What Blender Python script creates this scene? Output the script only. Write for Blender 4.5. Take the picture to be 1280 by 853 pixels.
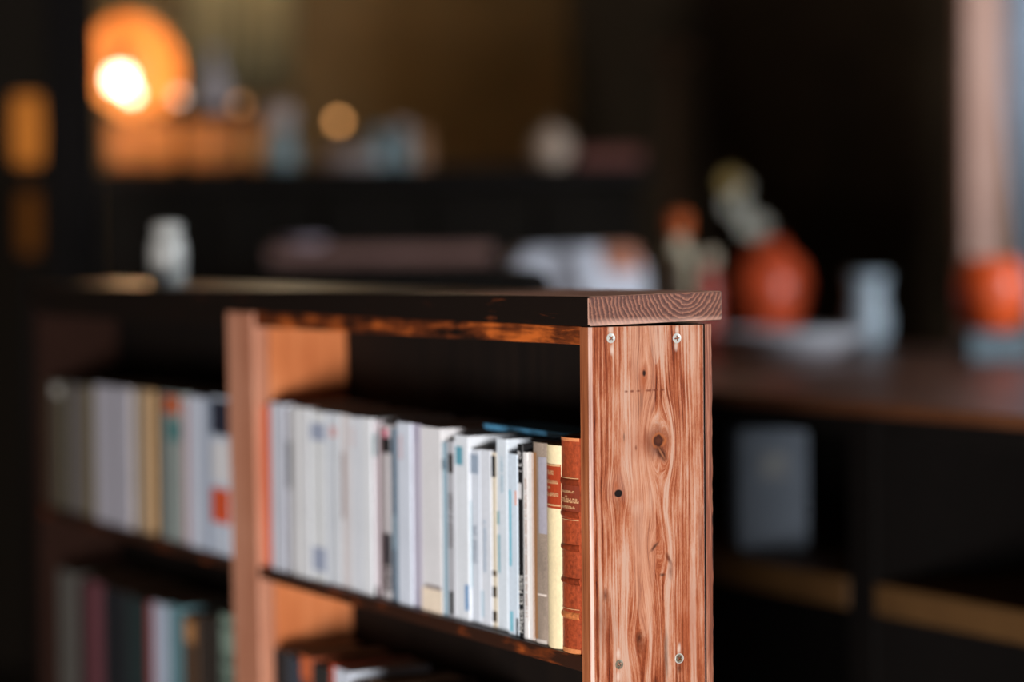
import bpy, bmesh, math, random
from mathutils import Matrix, Vector
random.seed(7)
for o in list(bpy.data.objects):
    bpy.data.objects.remove(o)
SC = bpy.context.scene
COL = SC.collection
R = math.radians

# ------------------------------------------------------------------ camera
F = 3022.0                      # focal length in pixels of a 1280 px wide frame (85 mm lens)
CAM_H, PITCH, ROLL = 1.18, R(2.02), R(-0.5)
CAM_M = Matrix.Translation((0, 0, CAM_H)) @ Matrix.Rotation(R(90) - PITCH, 4, 'X') @ Matrix.Rotation(ROLL, 4, 'Z')
cam_d = bpy.data.cameras.new('camera')
cam = bpy.data.objects.new('camera', cam_d)
COL.objects.link(cam)
cam.matrix_world = CAM_M
cam_d.sensor_width = 36
cam_d.lens = F / 1280 * 36
cam_d.clip_start = 0.05
cam_d.dof.use_dof = True
cam_d.dof.focus_distance = 2.235
cam_d.dof.aperture_fstop = 1.45
cam_d.dof.aperture_blades = 9
SC.camera = cam

# ------------------------------------------------------------------ world, daylight, exposure
world = bpy.data.worlds.new('world')
SC.world = world
world.use_nodes = True
bg = world.node_tree.nodes['Background']
bg.inputs[0].default_value = (0.55, 0.65, 0.8, 1)
bg.inputs[1].default_value = 0.3
SC.view_settings.view_transform = 'Standard'
SC.view_settings.look = 'None'
SC.view_settings.exposure = 0.0
SC.view_settings.gamma = 1.0
SC.view_settings.use_curve_mapping = False
SC.cycles.sample_clamp_indirect = 4.0
SC.cycles.max_bounces = 6

def area(name, loc, target, w, h, power, color):
    l = bpy.data.lights.new(name, 'AREA')
    l.shape = 'RECTANGLE'; l.size = w; l.size_y = h; l.energy = power; l.color = color
    o = bpy.data.objects.new(name, l); COL.objects.link(o)
    o.location = loc
    o.rotation_euler = (Vector(target) - Vector(loc)).to_track_quat('-Z', 'Y').to_euler()
    return o
# daylight entering by the window behind the photographer and by the window in the right wall
area('daylight_front_window', (-0.46, -0.62, 0.38), (-0.30, 2.0, 0.75), 0.9, 0.68, 150, (1.0, 0.96, 0.95))
area('daylight_side_window', (2.88, 2.4, 1.75), (0.6, 4.3, 1.0), 0.9, 1.1, 130, (0.84, 0.92, 1.0))

# ------------------------------------------------------------------ measuring helpers
def ray(px, py):
    d = Vector(((px - 640) / F, (426.5 - py) / F, -1.0))
    return CAM_M.to_translation(), (CAM_M.to_3x3() @ d)
def at(px, py, Y):
    o, d = ray(px, py)
    return o + d * (Y / d.y)
TH = math.atan(1651 / F)
P0 = at(736, 371, 2.2)                          # top front corner of the bookcase
ROOT_M = Matrix.Translation((P0.x, P0.y, 0)) @ Matrix.Rotation(TH, 4, 'Z')
ROOT_I = ROOT_M.inverted()
ZT = P0.z                                       # height of the top of the bookcase
def on_front(px, py, depth=0.0):                # point of the bookcase's front plane seen at a pixel -> (Y along, Z)
    o, d = ray(px, py)
    o = ROOT_I @ o; d = ROOT_I.to_3x3() @ d
    p = o + d * ((depth - o.x) / d.x)
    return p.y, p.z
def on_end(px, py):                             # point of the end panel's plane -> (X depth, Z)
    o, d = ray(px, py)
    o = ROOT_I @ o; d = ROOT_I.to_3x3() @ d
    p = o + d * ((0.0 - o.y) / d.y)
    return p.x, p.z

# ------------------------------------------------------------------ node helper
class G:
    def __init__(s, name, rough=0.5, spec=0.5):
        s.m = bpy.data.materials.new(name); s.m.use_nodes = True
        s.nt = s.m.node_tree; s.n = s.nt.nodes; s.l = s.nt.links
        s.b = s.n['Principled BSDF']
        s.b.inputs['Roughness'].default_value = rough
        s.b.inputs['Specular IOR Level'].default_value = spec
        s._tc = None
    def tc(s):
        if s._tc is None: s._tc = s.n.new('ShaderNodeTexCoord')
        return s._tc.outputs['Object']
    def put(s, sock, v):
        if v is None: return
        if isinstance(v, bpy.types.NodeSocket): s.l.new(v, sock)
        else: sock.default_value = v
    def M(s, op, a, b=None, c=None, clamp=False):
        n = s.n.new('ShaderNodeMath'); n.operation = op; n.use_clamp = clamp
        for i, v in enumerate((a, b, c)): s.put(n.inputs[i], v)
        return n.outputs[0]
    def sep(s, v):
        n = s.n.new('ShaderNodeSeparateXYZ'); s.l.new(v, n.inputs[0]); return n.outputs
    def comb(s, x, y, z):
        n = s.n.new('ShaderNodeCombineXYZ')
        for i, v in enumerate((x, y, z)): s.put(n.inputs[i], v)
        return n.outputs[0]
    def scale(s, v, sc):
        n = s.n.new('ShaderNodeMapping'); s.l.new(v, n.inputs[0]); n.inputs['Scale'].default_value = sc
        return n.outputs[0]
    def noise(s, v, sc=1.0, det=3.0, rough=0.55, dist=0.0):
        n = s.n.new('ShaderNodeTexNoise'); s.l.new(v, n.inputs['Vector'])
        n.inputs['Scale'].default_value = sc; n.inputs['Detail'].default_value = det
        n.inputs['Roughness'].default_value = rough; n.inputs['Distortion'].default_value = dist
        return n.outputs['Fac']
    def ramp(s, f, stops, interp='LINEAR'):
        n = s.n.new('ShaderNodeValToRGB'); s.put(n.inputs[0], f); e = n.color_ramp.elements
        n.color_ramp.interpolation = interp
        while len(e) < len(stops): e.new(0.5)
        for i, (p, c) in enumerate(stops):
            e[i].position = p; e[i].color = (c[0], c[1], c[2], 1) if not isinstance(c, (int, float)) else (c, c, c, 1)
        return n.outputs[0]
    def mix(s, f, a, b, mode='MIX'):
        n = s.n.new('ShaderNodeMix'); n.data_type = 'RGBA'; n.blend_type = mode
        s.put(n.inputs[0], f)
        for i, v in ((6, a), (7, b)):
            if isinstance(v, tuple): v = (v[0], v[1], v[2], 1)
            s.put(n.inputs[i], v)
        return n.outputs[2]
    def col(s, c):
        if isinstance(c, tuple): c = (c[0], c[1], c[2], 1)
        s.put(s.b.inputs['Base Color'], c)
    def bump(s, h, strength=0.3, dist=0.001):
        n = s.n.new('ShaderNodeBump'); s.put(n.inputs['Height'], h)
        n.inputs['Strength'].default_value = strength; n.inputs['Distance'].default_value = dist
        s.l.new(n.outputs[0], s.b.inputs['Normal'])

def srgb(r, g, b):
    f = lambda c: (c / 255 / 12.92) if c / 255 <= 0.04045 else ((c / 255 + 0.055) / 1.055) ** 2.4
    return (f(r), f(g), f(b))

# ------------------------------------------------------------------ materials
_plain = {}
def plain(name, c, rough=0.6, spec=0.4, var=0.18, sc=60.0, metal=0.0, bump=0.0):
    if name in _plain: return _plain[name]
    g = G(name, rough, spec)
    n = g.noise(g.tc(), sc, 4)
    lo = tuple(v * (1 - var) for v in c); hi = tuple(min(1, v * (1 + var)) for v in c)
    g.col(g.ramp(n, [(0.3, lo), (0.7, hi)]))
    g.b.inputs['Metallic'].default_value = metal
    if bump: g.bump(n, bump)
    _plain[name] = g.m
    return g.m
def emis(name, c, st, base=1.0):
    g = G(name, 0.9, 0.03); g.col(tuple(v * base for v in c))
    g.b.inputs['Emission Color'].default_value = (*c, 1)
    g.b.inputs['Emission Strength'].default_value = st
    return g.m
def wood(name, dark, mid, light, axis='Z', rough=0.5, spec=0.4, fine=420.0, coarse=55.0, bump=0.25):
    """straight grained board, grain along the given local axis"""
    g = G(name, rough, spec)
    k = {'X': (0.03, 1, 1), 'Y': (1, 0.03, 1), 'Z': (1, 1, 0.03)}[axis]
    v = g.scale(g.tc(), k)
    a = g.noise(v, coarse, 4, 0.6, 0.6); b = g.noise(v, fine, 3, 0.6); c = g.noise(g.tc(), 9, 2)
    f = g.M('ADD', g.M('MULTIPLY', a, 0.55), g.M('ADD', g.M('MULTIPLY', b, 0.25), g.M('MULTIPLY', c, 0.2)))
    g.col(g.ramp(f, [(0.36, dark), (0.5, mid), (0.64, light)]))
    g.bump(b, bump, 0.0006)
    return g.m

def end_panel_material():
    g = G('pale_pine_end_panel', 0.6, 0.12)
    x, y, z = g.sep(g.tc())
    def rel(px, py): return on_end(px, py)
    S = 0.00083                                             # metres per pixel across, 0.00073 down
    knots = [(823, 551, 9, 13), (773, 617, 6, 7), (805, 467, 5, 9), (800, 799, 6, 11), (818, 683, 6, 10), (828, 700, 6, 10), (826, 566, 7, 13)]
    psi = x
    for (px, py, rx, ry) in knots:                          # fibres bend round every knot
        kx, kz = rel(px, py)
        dx = g.M('SUBTRACT', x, kx); dz = g.M('SUBTRACT', z, kz)
        q = g.M('ADD', g.M('POWER', g.M('DIVIDE', g.M('ABSOLUTE', dx), rx * 2.2 * S), 2), g.M('POWER', g.M('DIVIDE', g.M('ABSOLUTE', dz), ry * 3.2 * S), 2))
        e = g.M('EXPONENT', g.M('MULTIPLY', q, -1))
        psi = g.M('SUBTRACT', psi, g.M('MULTIPLY', g.M('MULTIPLY', dx, e), 0.85))
    low = g.noise(g.comb(g.M('MULTIPLY', x, 18), 0, g.M('MULTIPLY', z, 2.2)), 1, 3)
    psi2 = g.M('ADD', psi, g.M('MULTIPLY', low, 0.02))
    band = g.noise(g.comb(g.M('MULTIPLY', psi2, 95), 0.3, g.M('MULTIPLY', z, 1.6)), 1, 3, 0.6)
    line = g.noise(g.comb(g.M('MULTIPLY', psi2, 330), 0.7, g.M('MULTIPLY', z, 3)), 1, 3, 0.65)
    fib = g.noise(g.comb(g.M('MULTIPLY', psi2, 900), 1.7, g.M('MULTIPLY', z, 26)), 1, 5, 0.8)
    spk = g.noise(g.comb(g.M('MULTIPLY', x, 1500), 5.7, g.M('MULTIPLY', z, 420)), 1, 3, 0.7)
    blot = g.noise(g.comb(g.M('MULTIPLY', x, 34), 2.2, g.M('MULTIPLY', z, 11)), 1, 4, 0.6)
    ring = g.M('SINE', g.M('MULTIPLY', psi2, 1500))
    f = g.M('ADD', g.M('MULTIPLY', band, 0.30), g.M('MULTIPLY', line, 0.24))
    f = g.M('ADD', f, g.M('MULTIPLY', fib, 0.24)); f = g.M('ADD', f, g.M('MULTIPLY', blot, 0.22)); f = g.M('ADD', f, g.M('MULTIPLY', spk, 0.06))
    gr = g.M('ADD', 0.25, g.M('MULTIPLY', g.M('SUBTRACT', g.M('ADD', g.M('MULTIPLY', line, 0.5), g.M('MULTIPLY', fib, 0.5)), 0.36), 3.2), clamp=True)
    xr, _ = rel(872, 600); xm, _ = rel(828, 600)
    right = g.M('MULTIPLY', g.M('DIVIDE', g.M('SUBTRACT', x, xm), xr - xm, clamp=True), 0.022)
    f = g.M('ADD', f, g.M('MULTIPLY', ring, right))
    c = g.ramp(f, [(0.445, srgb(66, 24, 11)), (0.48, srgb(136, 62, 32)), (0.517, srgb(180, 103, 66)), (0.55, srgb(208, 150, 120)), (0.59, srgb(218, 184, 166))])
    wob = g.M('MULTIPLY', g.M('SUBTRACT', g.noise(g.comb(g.M('MULTIPLY', x, 210), 4.1, g.M('MULTIPLY', z, 60)), 1, 3), 0.5), 1.5)
    pale = srgb(222, 190, 172)
    def spot(c, px, py, rx, ry, color, amt, soft=1.0, mode='MIX', slant=0.0):
        kx, kz = rel(px, py)
        dz = g.M('SUBTRACT', z, kz)
        dx = g.M('SUBTRACT', x, kx)
        if slant: dx = g.M('ADD', dx, g.M('MULTIPLY', dz, slant))
        q = g.M('SQRT', g.M('ADD', g.M('POWER', g.M('DIVIDE', g.M('ABSOLUTE', dx), rx * S), 2), g.M('POWER', g.M('DIVIDE', g.M('ABSOLUTE', dz), ry * 0.00073), 2)))
        m = g.M('DIVIDE', g.M('SUBTRACT', g.M('ADD', 1.0, g.M('MULTIPLY', wob, 0.5)), q), soft, clamp=True)
        if color == pale: m = g.M('MULTIPLY', m, gr)
        return g.mix(g.M('MULTIPLY', m, amt), c, color, mode)
    org = srgb(176, 92, 48); dk = srgb(66, 28, 14); blk = srgb(24, 12, 8)
    def finger(c, px, tip, top, hw, color, amt):            # parabolic cathedral patch pointing down
        kx, kz = rel(px, tip); _, kt = rel(px, top)
        h = g.M('DIVIDE', g.M('SUBTRACT', z, kz), kt - kz, clamp=True)
        w = g.M('MULTIPLY', g.M('SQRT', h), hw * S)
        d = g.M('SUBTRACT', w, g.M('ABSOLUTE', g.M('SUBTRACT', x, kx)))
        m = g.M('MULTIPLY', g.M('MULTIPLY', g.M('DIVIDE', d, 0.0008, clamp=True), amt), gr)
        return g.mix(m, c, color)
    c = spot(c, 795, 440, 9, 60, pale, 0.6, 1.0)
    c = finger(c, 820, 456, 405, 11, pale, 0.75)
    c = finger(c, 806, 797, 700, 16, srgb(226, 176, 148), 0.6)
    c = spot(c, 793, 540, 8, 60, pale, 0.55, 1.0)
    c = spot(c, 775, 605, 24, 26, pale, 0.55, 1.0)
    c = spot(c, 795, 635, 14, 12, pale, 0.5, 0.9)
    c = spot(c, 800, 660, 10, 60, pale, 0.45, 1.0)
    c = spot(c, 813, 625, 4, 28, pale, 0.6, 0.8)
    c = spot(c, 868, 440, 7, 55, srgb(230, 190, 168), 0.5, 1.0)
    c = spot(c, 752, 780, 22, 50, srgb(122, 62, 38), 0.55, 1.0)
    c = spot(c, 862, 780, 26, 90, srgb(176, 92, 54), 0.5, 1.0)
    c = spot(c, 876, 680, 5, 70, srgb(120, 52, 26), 0.6, 1.0)
    c = spot(c, 846, 470, 4, 70, org, 0.6, 0.9)
    c = spot(c, 804, 475, 8, 24, org, 0.75, 0.9)
    c = spot(c, 805, 467, 2.6, 5, blk, 0.95, 0.6)
    c = spot(c, 808, 553, 34, 30, srgb(168, 86, 48), 0.6, 1.1)
    c = spot(c, 821, 553, 21, 26, srgb(112, 54, 28), 0.85, 0.8)
    c = spot(c, 823, 551, 11, 11, srgb(196, 116, 66), 0.95, 0.35)
    c = spot(c, 823, 551, 8, 8.5, srgb(70, 32, 18), 0.97, 0.3)
    c = spot(c, 823, 551, 4, 4, srgb(104, 54, 32), 0.6, 0.5)
    c = spot(c, 827, 567, 8, 13, dk, 0.85, 0.6, slant=0.45)
    c = spot(c, 827, 567, 2, 9, srgb(180, 120, 84), 0.8, 0.6, slant=0.6)
    c = spot(c, 770, 607, 7, 12, org, 0.7, 0.9)
    c = spot(c, 772, 632, 5, 16, srgb(140, 74, 42), 0.7, 1.0)
    c = spot(c, 773, 617, 5.4, 5.4, blk, 1.0, 0.25)
    c = spot(c, 818, 684, 4, 9, dk, 0.85, 0.7, slant=-0.9)
    c = spot(c, 836, 699, 4, 11, srgb(110, 50, 26), 0.85, 0.8, slant=0.5)
    c = spot(c, 828, 719, 5, 3, dk, 0.85, 0.8)
    c = spot(c, 838, 715, 5, 14, srgb(120, 58, 32), 0.7, 1.0)
    c = spot(c, 799, 798, 4.5, 11, blk, 0.9, 0.9)
    c = spot(c, 801, 806, 9, 22, srgb(110, 54, 30), 0.7, 1.0)
    c = spot(c, 832, 820, 4, 46, dk, 0.85, 1.0)
    c = spot(c, 780, 546, 1.4, 9, dk, 0.8, 0.8)
    c = spot(c, 795, 560, 2, 5, srgb(120, 56, 30), 0.8, 0.8)
    c = spot(c, 757, 745, 6, 12, srgb(96, 46, 28), 0.8, 1.0)
    for px_, w_ in ((783, 3), (790, 3.5), (798, 3), (811, 5), (819, 5), (828, 4)):
        c = spot(c, px_, 488.5 - (px_ - 806) * 0.05, w_, 2.0, srgb(122, 58, 34), 0.8, 0.7)
    for (px_, py_) in ((763, 412), (765, 438), (846, 413), (845, 432), (773, 818), (773, 846), (849, 811)):
        c = spot(c, px_, py_, 3.2, 9, srgb(238, 222, 212), 0.8, 0.7)
    c = spot(c, 849, 836, 4, 8, dk, 0.7, 0.8)
    g.col(g.mix(1.0, c, (0.63, 0.55, 0.49), 'MULTIPLY'))
    g.bump(g.M('ADD', g.M('MULTIPLY', fib, 0.6), g.M('MULTIPLY', line, 0.6)), 0.6, 0.0008)
    return g.m

def end_grain_material():
    g = G('top_board_end_grain', 0.65, 0.3)
    x, y, z = g.sep(g.tc())
    cx, cz = on_end(856, 355)
    n1 = g.noise(g.tc(), 55, 3); n2 = g.noise(g.tc(), 900, 3, 0.7)
    dx = g.M('SUBTRACT', x, cx); dz = g.M('MULTIPLY', g.M('SUBTRACT', z, cz), 1.0)
    r = g.M('SQRT', g.M('ADD', g.M('POWER', g.M('ABSOLUTE', dx), 2), g.M('POWER', g.M('ABSOLUTE', dz), 2)))
    r = g.M('ADD', r, g.M('ADD', g.M('MULTIPLY', n1, 0.009), g.M('MULTIPLY', g.noise(g.tc(), 240, 3), 0.0022)))
    w = g.M('FRACT', g.M('MULTIPLY', r, 235))
    w = g.M('ADD', w, g.M('MULTIPLY', g.M('SUBTRACT', n2, 0.5), 0.9))
    c = g.ramp(w, [(0.0, srgb(74, 43, 34)), (0.45, srgb(104, 67, 54)), (0.62, srgb(150, 102, 80)), (0.75, srgb(120, 70, 54)), (0.92, srgb(52, 26, 20)), (1.0, srgb(84, 50, 40))])
    _, zb = on_end(800, 404)
    lowm = g.M('DIVIDE', g.M('SUBTRACT', zb + 0.006, z), 0.006, clamp=True)
    c = g.mix(g.M('MULTIPLY', lowm, g.M('MULTIPLY', n1, 0.9)), c, srgb(222, 180, 160))
    g.col(c); g.bump(w, 0.35, 0.0006)
    return g.m

def varnish_material(name, wear_lo, wear_hi, chip=srgb(196, 98, 38), base=srgb(20, 12, 8), rough=0.5):
    """nearly black brown varnish, rubbed through to orange wood in streaks"""
    g = G(name, rough, 0.35)
    v = g.scale(g.tc(), (1, 0.09, 1))
    a = g.noise(v, 120, 5, 0.65, 0.4); b = g.noise(g.tc(), 14, 3)
    f = g.M('ADD', g.M('MULTIPLY', a, 0.55), g.M('MULTIPLY', b, 0.45))
    c = g.ramp(f, [(wear_lo, base), ((wear_lo + wear_hi) / 2, srgb(104, 48, 20)), (wear_hi, chip)])
    g.col(c); g.bump(a, 0.25, 0.0008)
    return g.m

M_PANEL = end_panel_material()
M_ENDGRAIN = end_grain_material()
M_BOARD = varnish_material('dark_varnished_board', 0.60, 0.74)
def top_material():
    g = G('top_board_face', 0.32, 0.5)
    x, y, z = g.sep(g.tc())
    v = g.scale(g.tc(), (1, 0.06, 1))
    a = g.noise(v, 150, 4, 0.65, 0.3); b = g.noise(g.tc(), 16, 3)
    m = g.M('ADD', g.M('MULTIPLY', g.M('SUBTRACT', 0.36, y), 6.0), g.M('MULTIPLY', g.M('SUBTRACT', b, 0.5), 2.5), clamp=True)   # paler towards the end
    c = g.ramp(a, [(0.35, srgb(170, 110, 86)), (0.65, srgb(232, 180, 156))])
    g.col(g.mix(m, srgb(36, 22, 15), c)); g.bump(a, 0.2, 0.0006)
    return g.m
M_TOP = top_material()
M_RAIL = varnish_material('rubbed_varnished_rail', 0.40, 0.62)
M_SHELF = varnish_material('dark_varnished_shelf', 0.53, 0.68, base=srgb(48, 26, 16))
M_EDGE = wood('panel_front_edge', srgb(110, 54, 28), srgb(160, 94, 58), srgb(200, 146, 106))
M_WORN = wood('worn_pale_arris', srgb(120, 70, 48), srgb(190, 150, 132), srgb(226, 206, 196), coarse=160)
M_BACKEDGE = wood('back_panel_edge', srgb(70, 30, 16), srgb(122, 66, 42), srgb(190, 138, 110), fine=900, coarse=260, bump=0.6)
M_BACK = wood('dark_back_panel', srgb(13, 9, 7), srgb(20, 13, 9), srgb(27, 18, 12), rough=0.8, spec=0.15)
M_STILE = wood('pinkish_stile', srgb(170, 108, 80), srgb(190, 128, 100), srgb(206, 148, 120))
M_SIDE = wood('orange_pine_side', srgb(176, 92, 48), srgb(206, 122, 72), srgb(226, 150, 104), coarse=25)
M_PAGES = None
def pages_material():
    g = G('page_edges', 0.8, 0.2)
    x, y, z = g.sep(g.tc())
    n = g.noise(g.comb(g.M('MULTIPLY', x, 3), g.M('MULTIPLY', y, 1800), g.M('MULTIPLY', z, 3)), 1, 2)
    g.col(g.ramp(n, [(0.35, srgb(140, 120, 100)), (0.65, srgb(200, 180, 156))]))
    return g.m
M_PAGES = pages_material()
M_STEEL = plain('screw_steel', srgb(186, 184, 176), 0.45, 0.5, 0.12, 900, 0.25)
M_STEEL_OLD = plain('tarnished_screw_steel', srgb(120, 110, 92), 0.4, 0.5, 0.6, 700, 0.4)
M_DARKGAP = plain('dark_recess', srgb(18, 12, 9), 0.8, 0.2)

# ------------------------------------------------------------------ mesh helpers
def obj(name, verts, faces, mats, parent=None, idx=None, smooth=False):
    me = bpy.data.meshes.new(name)
    me.from_pydata([tuple(v) for v in verts], [], faces)
    if not isinstance(mats, (list, tuple)): mats = [mats]
    for m in mats: me.materials.append(m)
    if idx:
        for p, i in zip(me.polygons, idx): p.material_index = i
    me.update()
    bm = bmesh.new(); bm.from_mesh(me)
    bmesh.ops.recalc_face_normals(bm, faces=bm.faces)
    bm.to_mesh(me); bm.free()
    if smooth:
        for p in me.polygons: p.use_smooth = True
    o = bpy.data.objects.new(name, me); COL.objects.link(o)
    if parent: o.parent = parent
    return o
def boxv(x0, x1, y0, y1, z0, z1):
    v = [(x0, y0, z0), (x1, y0, z0), (x1, y1, z0), (x0, y1, z0), (x0, y0, z1), (x1, y0, z1), (x1, y1, z1), (x0, y1, z1)]
    f = [(0, 3, 2, 1), (4, 5, 6, 7), (0, 1, 5, 4), (1, 2, 6, 5), (2, 3, 7, 6), (3, 0, 4, 7)]
    return v, f
def box(name, b, mat, parent=None, bevel=0.0, seg=1):
    v, f = boxv(*b)
    o = obj(name, v, f, mat, parent)
    if bevel:
        bm = bmesh.new(); bm.from_mesh(o.data)
        bmesh.ops.bevel(bm, geom=list(bm.edges), offset=bevel, segments=seg, affect='EDGES', profile=0.5)
        bm.to_mesh(o.data); bm.free()
    return o
def lathe(name, prof, mat, parent=None, seg=28, loc=(0, 0, 0), idx=None, squash=(1, 1)):
    """profile of (radius, height); closed at both ends when the radius is 0"""
    v, f, ii = [], [], []
    for (r, h) in prof:
        for k in range(seg):
            a = 2 * math.pi * k / seg
            v.append((loc[0] + r * math.cos(a) * squash[0], loc[1] + r * math.sin(a) * squash[1], loc[2] + h))
    for i in range(len(prof) - 1):
        for k in range(seg):
            k2 = (k + 1) % seg
            f.append((i * seg + k, i * seg + k2, (i + 1) * seg + k2, (i + 1) * seg + k))
            ii.append(idx[i] if idx else 0)
    o = obj(name, v, f, mat, parent, ii, True)
    bm = bmesh.new(); bm.from_mesh(o.data)
    bmesh.ops.remove_doubles(bm, verts=bm.verts, dist=1e-5)
    bmesh.ops.recalc_face_normals(bm, faces=bm.faces)
    bm.to_mesh(o.data); bm.free()
    return o
def tube(name, pts, r, mat, parent=None, seg=10):
    v, f = [], []
    pts = [Vector(p) for p in pts]
    for i, p in enumerate(pts):
        t = (pts[min(i + 1, len(pts) - 1)] - pts[max(i - 1, 0)]).normalized()
        a = t.orthogonal().normalized() if abs(t.z) > 0.99 else t.cross(Vector((0, 0, 1))).normalized()
        b = t.cross(a)
        rr = r[i] if isinstance(r, (list, tuple)) else r
        for k in range(seg):
            an = 2 * math.pi * k / seg
            v.append(p + (a * math.cos(an) + b * math.sin(an)) * rr)
    for i in range(len(pts) - 1):
        for k in range(seg):
            k2 = (k + 1) % seg
            f.append((i * seg + k, i * seg + k2, (i + 1) * seg + k2, (i + 1) * seg + k))
    n = len(pts) - 1
    f.append(tuple(range(seg - 1, -1, -1))); f.append(tuple(n * seg + k for k in range(seg)))
    return obj(name, v, f, mat, parent, None, True)
def ball(name, c, r, mat, parent=None, sq=(1, 1, 1), seg=20):
    n = seg // 2
    prof = [(r * math.sin(math.pi * i / n), -r * math.cos(math.pi * i / n) * sq[2]) for i in range(n + 1)]
    return lathe(name, prof, mat, parent, seg, c, None, (sq[0], sq[1]))
def tag(o, label, cat, group=None):
    o['label'] = label; o['category'] = cat
    if group: o['group'] = group
    return o
def thing(name, label, cat, loc=(0, 0, 0), rz=0.0, group=None):
    o = bpy.data.objects.new(name, None); COL.objects.link(o)
    o.empty_display_size = 0.05
    o.location = loc; o.rotation_euler = (0, 0, rz)
    return tag(o, label, cat, group)
def struct(o):
    o['kind'] = 'structure'
    return o

# ------------------------------------------------------------------ the room
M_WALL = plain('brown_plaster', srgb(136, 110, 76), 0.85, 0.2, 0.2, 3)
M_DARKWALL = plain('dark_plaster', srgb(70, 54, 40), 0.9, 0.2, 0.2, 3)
M_FLOOR = wood('dark_floor_boards', srgb(26, 17, 11), srgb(40, 27, 18), srgb(54, 38, 26), 'Y', coarse=14)
M_FRAME = plain('window_frame_paint', srgb(190, 180, 165), 0.5)
gl = G('window_glass', 0.05); gl.col((0.9, 0.95, 1.0)); gl.b.inputs['Transmission Weight'].default_value = 1.0
M_GLASS = gl.m
XL, XR, YF, YB, ZC = -3.0, 3.0, -0.75, 8.8, 2.9
struct(box('floor', (XL - .1, XR + .1, YF - .1, YB + .1, -0.1, 0.0), M_FLOOR))
struct(box('ceiling', (XL - .1, XR + .1, YF - .1, YB + .1, ZC, ZC + 0.1), M_DARKWALL))
struct(box('wall_left', (XL - .1, XL, YF, YB, 0, ZC), M_DARKWALL))
struct(box('wall_back', (XL - .1, XR + .1, YB, YB + .1, 0, ZC), M_WALL))
def wall_with_hole(name, horiz, a0, a1, w0, w1, z0, z1, n0, n1):
    """a wall with a window opening; a runs along the wall, n through it"""
    v, f = [], []
    for (p0, p1, q0, q1) in ((a0, w0, 0, ZC), (w1, a1, 0, ZC), (w0, w1, 0, z0), (w0, w1, z1, ZC)):
        b = (p0, p1, n0, n1, q0, q1) if horiz else (n0, n1, p0, p1, q0, q1)
        vv, ff = boxv(*b); k = len(v); v += vv; f += [tuple(i + k for i in t) for t in ff]
    return struct(obj(name, v, f, M_DARKWALL))
wall_with_hole('wall_front', True, XL - .1, XR + .1, -0.98, 0.06, 0.02, 0.80, YF - .1, YF)
wall_with_hole('wall_right', False, YF, YB, 1.85, 2.95, 1.15, 2.35, XR, XR + .1)
def window(name, horiz, w0, w1, z0, z1, n):
    e = bpy.data.objects.new(name, None); COL.objects.link(e); struct(e)
    def bb(p0, p1, q0, q1, t0, t1): return (p0, p1, n + t0, n + t1, q0, q1) if horiz else (n + t0, n + t1, p0, p1, q0, q1)
    s = 0.05; m = (w0 + w1) / 2
    for (p0, p1, q0, q1) in ((w0, w0 + s, z0, z1), (w1 - s, w1, z0, z1), (w0 + s, w1 - s, z0, z0 + s), (w0 + s, w1 - s, z1 - s, z1), (m - s / 2, m + s / 2, z0 + s, z1 - s)):
        box('frame_bar', bb(p0, p1, q0, q1, -0.03, 0.03), M_FRAME, e)
    box('pane', bb(w0 + s, m - s / 2, z0 + s, z1 - s, -0.004, 0.004), M_GLASS, e)
    box('pane', bb(m + s / 2, w1 - s, z0 + s, z1 - s, -0.004, 0.004), M_GLASS, e)
window('window_1', True, -0.98, 0.06, 0.02, 0.80, YF - .05)
window('window_2', False, 1.85, 2.95, 1.15, 2.35, XR + .05)

# ------------------------------------------------------------------ the bookcase
def zf(px, py): return on_front(px, py)[1]
def yf(px, py): return on_front(px, py)[0]
XB, _ = on_end(880.5, 600)                  # back of the end panel
XB1, _ = on_end(883, 600); XB2, _ = on_end(891.5, 600)
Z_BT = zf(736, 408.5)                       # underside of the top board
Z_RAIL = zf(723, 431.5)
Z_S1, Z_S1B = zf(726, 822), zf(726, 840.5)  # upper shelf
Z_S2 = Z_S1 - 0.345; T_S = Z_S1 - Z_S1B
Y_IN = yf(725.5, 500)                       # inner face of the end panel
Y_ST0, Y_ST1 = yf(320, 560), yf(287, 560)   # stile in front of the divider
Y_FAR = yf(50, 560)
bc = thing('bookcase', 'low pine bookcase with dark varnished top board and pale knotty end panel', 'bookcase', (P0.x, P0.y, 0), TH)

def board_top():
    """tilted plank, its end face in a material of its own"""
    x0, x1 = -0.0005, on_end(902.5, 380)[0]
    y0, y1 = -0.0005, Y_FAR + 0.045
    z0, z1 = Z_BT, ZT
    k = 0.0215
    bm = bmesh.new()
    v, f = boxv(x0, x1, y0, y1, z0, z1)
    vs = [bm.verts.new((p[0], p[1], p[2] + (p[0] - x0) * k)) for p in v]
    for t in f: bm.faces.new([vs[i] for i in t])
    bmesh.ops.bevel(bm, geom=list(bm.edges), offset=0.0016, segments=2, affect='EDGES', profile=0.5)
    bmesh.ops.recalc_face_normals(bm, faces=bm.faces)
    me = bpy.data.meshes.new('top_board')
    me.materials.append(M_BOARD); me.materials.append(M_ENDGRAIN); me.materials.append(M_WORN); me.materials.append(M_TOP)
    for fc in bm.faces:
        n = fc.normal
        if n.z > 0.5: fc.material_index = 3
        elif n.y < -0.9: fc.material_index = 1
        elif n.y < -0.3 and n.x < -0.3 and abs(n.z) < 0.3: fc.material_index = 2
    bm.to_mesh(me); bm.free()
    o = bpy.data.objects.new('top_board', me); COL.objects.link(o); o.parent = bc
board_top()

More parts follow.
